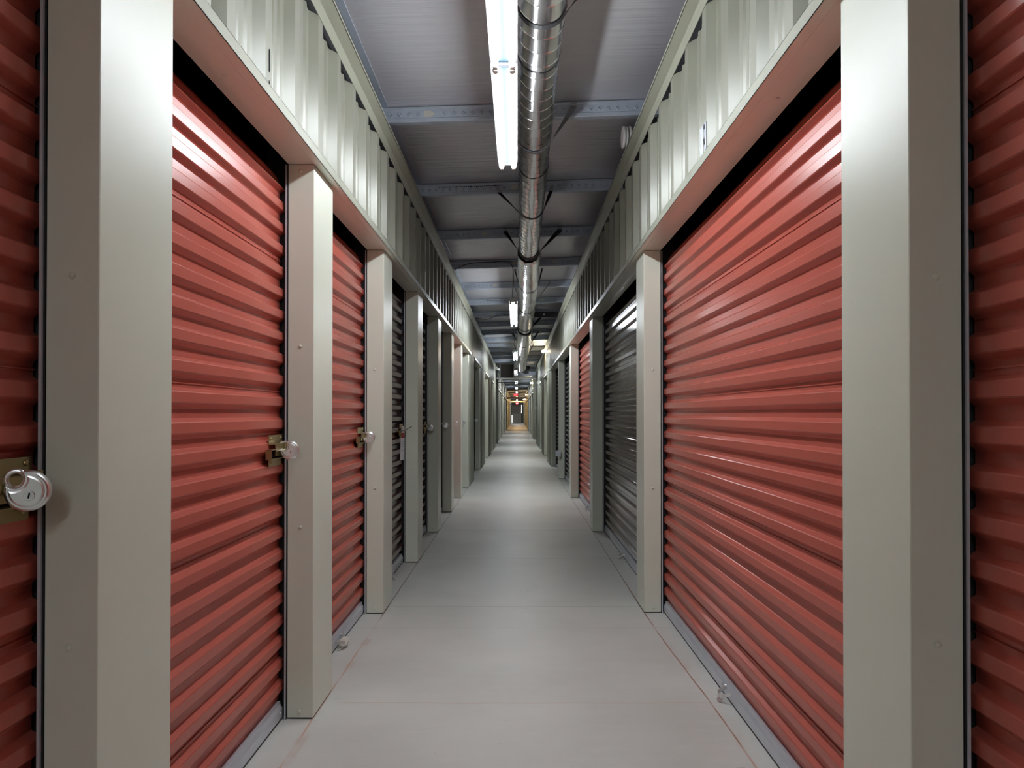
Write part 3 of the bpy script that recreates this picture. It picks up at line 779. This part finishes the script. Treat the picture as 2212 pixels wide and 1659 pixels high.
def warm_lamp(y0):
    c = copy_tree(s0); c.location = (s0.location.x, y0 + 1.235, s0.location.z); c['label'] = 'tiny warm strip light near the far door'; c['group'] = 'far warm strip lights'
    for ch in c.children:
        if ch.name.startswith('tube'):
            d = WT.copy() if False else WT; off = ch.data
            # same tube geometry, warm glow: reuse position of the original tube mesh
            key = off.name + '_warm'
            if key not in D.meshes:
                m2 = off.copy(); m2.name = key; m2.materials.clear(); m2.materials.append(M['tubewarm'])
            ch.data = D.meshes[key]
for y in (58, 65.5, 73): warm_lamp(y)
for y in (80.5, 88): lamp_copy(y, 'tiny strip light beyond the cross aisle', 'far strip lights')

# bare bulbs high on the right wall
def wall_bulb(y, x, z, label, group, warm=True):
    t = thing('wall_bulb', (x, y, z), label, 'lamp', group)
    b = MB(); bm = bmesh.new(); bmesh.ops.create_uvsphere(bm, u_segments=16, v_segments=10, radius=0.034); b.take(bm, True); b.build('bulb', M['bulb'] if warm else M['tube'], t)
    b = MB(); b.tube([(0.03, 0, 0.005), (0.055, 0, 0.01)], 0.02, 12); b.box(0.05, 0.085, -0.02, 0.02, -0.03, 0.05, 0.004); b.build('bulb_holder', M['plastic'], t)
wall_bulb(19.6, 0.645, EYE + 1.585, 'bright warm bulb high on the right wall', 'bulbs on the right wall')
wall_bulb(36.6, 0.64, EYE + 1.46, 'bright bulb on the right wall just past the cross aisle', 'bulbs on the right wall')
for y, h in ((58, 1.42), (69, 1.3), (80, 1.45)): wall_bulb(y, 0.63, EYE + h, 'tiny warm bulb far down the right wall', 'far bulbs on the right wall')

# ------------------------------------------------------------------ white disc pair by the right eave
t = thing('cable_spool', (0.70, 4.86, EYE + 1.75), 'pair of white plastic discs above the right wall, behind the nearest purlin', 'spool')
def spool_disc(x0, wdt, r):
    b = MB(); b.tube([(x0, 0, 0), (x0 + wdt * .15, 0, 0), (x0 + wdt * 0.85, 0, 0), (x0 + wdt, 0, 0)], r, 28, radii=[r * .93, r, r, r * .93]); return b
spool_disc(-0.038, 0.020, 0.068).build('disc', M['plastic'], t)
spool_disc(-0.016, 0.012, 0.066).build('disc', M['plastic'], t)
spool_disc(0.003, 0.016, 0.070).build('disc', M['plastic'], t)
b = MB(); b.tube([(-0.03, 0, 0), (0.09, 0, 0)], 0.012, 12); b.tube([(0.085, 0, -0.0), (0.085, 0, 0.095)], 0.006, 8); b.build('bracket', M['galv'], t)

# ------------------------------------------------------------------ cables
def cable(pts, label, r=0.0045):
    P = [Vector(p) for p in pts]; out = []
    for i in range(len(P) - 1):
        p0, p1, p2, p3 = P[max(i - 1, 0)], P[i], P[i + 1], P[min(i + 2, len(P) - 1)]
        for k in range(6):
            q = k / 6; out.append(0.5 * ((2 * p1) + (p2 - p0) * q + (2 * p0 - 5 * p1 + 4 * p2 - p3) * q * q + (3 * p1 - p0 - 3 * p2 + p3) * q ** 3))
    out.append(P[-1]); b = MB(); b.tube(out, r, 6); o = b.build('power_cable', M['strap'], origin=P[0]); return tag(o, label, 'cable', 'black lamp cables')
cable([(-0.775, 9.02, EYE + 1.66), (-0.70, 9.05, EYE + 1.72), (-0.56, 9.068, EYE + 1.775), (-0.35, 9.07, EYE + 1.79), (-0.12, 9.068, EYE + 1.795), (-0.06, 9.07, EYE + 1.73), (-0.05, 9.2, EYE + 1.6), (-0.062, 9.4, EYE + 1.50), (-0.06, 9.5, EYE + 1.417)],
      'black cable looping along the fourth purlin down to the second lamp')
cable([(-0.76, 16.55, EYE + 1.66), (-0.60, 16.65, EYE + 1.76), (-0.40, 16.66, EYE + 1.77), (-0.16, 16.66, EYE + 1.76), (-0.07, 16.9, EYE + 1.6), (-0.06, 17.1, EYE + 1.417)],
      'black cable running to the third lamp')
cable([(-0.76, 13.6, EYE + 1.70), (-0.55, 13.62, EYE + 1.67), (-0.35, 13.62, EYE + 1.74), (-0.10, 13.62, EYE + 1.76), (0.02, 13.7, EYE + 1.76)],
      'black cable sagging under the purlins past the second lamp')

# ------------------------------------------------------------------ cross aisle: framed grille unit, pipe, beam, camera
t = thing('air_handler', (-0.385, 28.3, EYE + 1.58), 'dark box with a pale square frame hanging at the cross aisle', 'air unit')
b = MB(); b.box(-0.265, 0.265, 0.36, 0.75, -0.28, 0.26)
for (a0, a1, c0, c1) in ((-0.265, 0.265, 0.25, 0.26), (-0.265, 0.265, -0.28, -0.27), (-0.265, -0.25, -0.28, 0.26), (0.25, 0.265, -0.28, 0.26)): b.box(a0, a1, 0.01, 0.37, c0, c1)
b.build('cabinet', M['dark'], t)
b = MB(); b.box(-0.248, 0.248, 0.33, 0.35, -0.265, 0.245); b.build('inner_panel', M['grille'], t)
b = MB()
for (a0, a1, c0, c1) in ((-0.272, 0.272, 0.232, 0.268), (-0.272, 0.272, -0.288, -0.252), (-0.272, -0.236, -0.26, 0.24), (0.236, 0.272, -0.26, 0.24)): b.box(a0, a1, -0.02, 0.02, c0, c1)
b.build('frame', M['plastic'], t)
b = MB()
for xx in (-0.2, 0.2): b.tube([(xx, 0.2, 0.25), (xx, 0.2, CEIL - (EYE + 1.58) + 0.03)], 0.006, 6)
b.build('hanger_rod', M['galv'], t)
t = thing('white_pipe', (0, 27.6, EYE + 1.262), 'pale pipe running straight across the corridor under the grille box', 'pipe')
o = MB(); o.tube([(-WL + 0.02, 0, 0), (0.64, 0, 0)], 0.028, 14); o.build('pipe_run', M['plastic'], t)
for xx in (-0.72, 0.6):
    o = MB(); o.tube([(xx, 0, 0.02), (xx, 0, 0.59)], 0.005, 6); o.build('hanger_rod', M['galv'], t)
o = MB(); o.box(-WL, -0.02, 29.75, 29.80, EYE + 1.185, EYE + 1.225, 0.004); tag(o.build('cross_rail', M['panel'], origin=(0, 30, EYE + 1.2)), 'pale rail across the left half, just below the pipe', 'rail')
for y, lb in ((57.3, 'rusty brown beam hanging across the far corridor behind the first exit sign'), (75.0, 'second brownish beam across the corridor nearer the far door')):
    o = MB(); o.box(-WL + 0.02, WR - 0.02, y, y + 0.12, EYE + 1.10, EYE + 1.24, 0.005); tag(o.build('cross_beam', M['slab'], origin=(0, y, EYE + 1.17)), lb, 'beam', 'far cross beams')
t = thing('security_camera', (-0.69, 26.0, EYE + 1.50), 'small white and black security camera at the end of the left wall', 'camera')
b = MB(); b.tube([(-0.06, 0, 0.05), (0.0, 0, 0.05), (0.02, 0, 0.0)], 0.018, 10); b.build('arm', M['plastic'], t)
b = MB(); bm = bmesh.new(); bmesh.ops.create_uvsphere(bm, u_segments=16, v_segments=10, radius=0.06); b.take(bm, True); b.v = [(p[0] + .02, p[1], p[2] * .8 - .03) for p in b.v]; b.build('dome', M['dark'], t)
b = MB(); b.tube([(0.02, 0, -0.03), (0.02, 0, 0.03)], 0.064, 16, radii=[0.064, 0.05]); b.build('collar', M['plastic'], t)

# grey box at the last right door, second farther on
for (x, y, z, lb) in ((0.706, 13.60, EYE - 0.70, 'small grey metal box standing out at the edge of a right pilaster'), (0.70, 28.9, EYE + 0.22, 'tiny grey box on the right wall end at the cross aisle')):
    t = thing('lock_box', (x, y, z), lb, 'box')
    b = MB(); b.box(-0.035, 0.06, -0.05, 0.0, -0.055, 0.045, 0.004); b.build('case', M['galv'], t)
    b = MB(); b.box(-0.028, 0.052, -0.053, -0.049, -0.02, 0.038, 0.001); b.build('cover', M['galv'], t)

# ------------------------------------------------------------------ exit signs
def exit_sign(y, x, z, label):
    t = thing('exit_sign', (x, y, z), label, 'sign', 'exit signs')
    b = MB(); b.box(-0.155, 0.155, 0, 0.05, -0.10, 0.10, 0.006); b.build('case', M['exit'], t)
    text_mesh('EXIT', 0.13, M['exitletter'], 'letters', t, (0, -0.002, 0), (math.radians(90), 0, 0))
    b = MB(); b.tube([(0, 0.025, 0.10), (0, 0.025, EYE + 1.825 - z)], 0.008, 8); b.build('stem', M['plastic'], t)
exit_sign(56.0, -0.13, EYE + 1.36, 'nearer glowing red exit sign hanging in the far corridor')
exit_sign(90.5, -0.06, EYE + 1.19, 'farther small red exit sign right above the end door')

# ------------------------------------------------------------------ end door
b = MB()
b.box(-0.72, 0.47, END - 0.03, END + 0.03, 0.02, 2.20, 0.004)
do = b.build('door_1', M['slab']); do['kind'] = 'structure'; do['label'] = 'grey double exit door at the end of the corridor'
b = MB(); b.box(-0.69, 0.45, END - 0.10, END - 0.04, EYE - 0.045, EYE + 0.045, 0.006); b.build('push_bar', M['white'], do)
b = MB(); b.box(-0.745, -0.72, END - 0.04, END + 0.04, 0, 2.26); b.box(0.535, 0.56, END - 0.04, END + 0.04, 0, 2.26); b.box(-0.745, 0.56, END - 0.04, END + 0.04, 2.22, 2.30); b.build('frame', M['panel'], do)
b = MB(); b.box(0.475, 0.53, END - 0.01, END + 0.0, 1.20, 2.20); b.box(-0.70, -0.64, END - 0.034, END - 0.031, 0.10, 0.95); b.build('light_gap', M['daylight'], do)
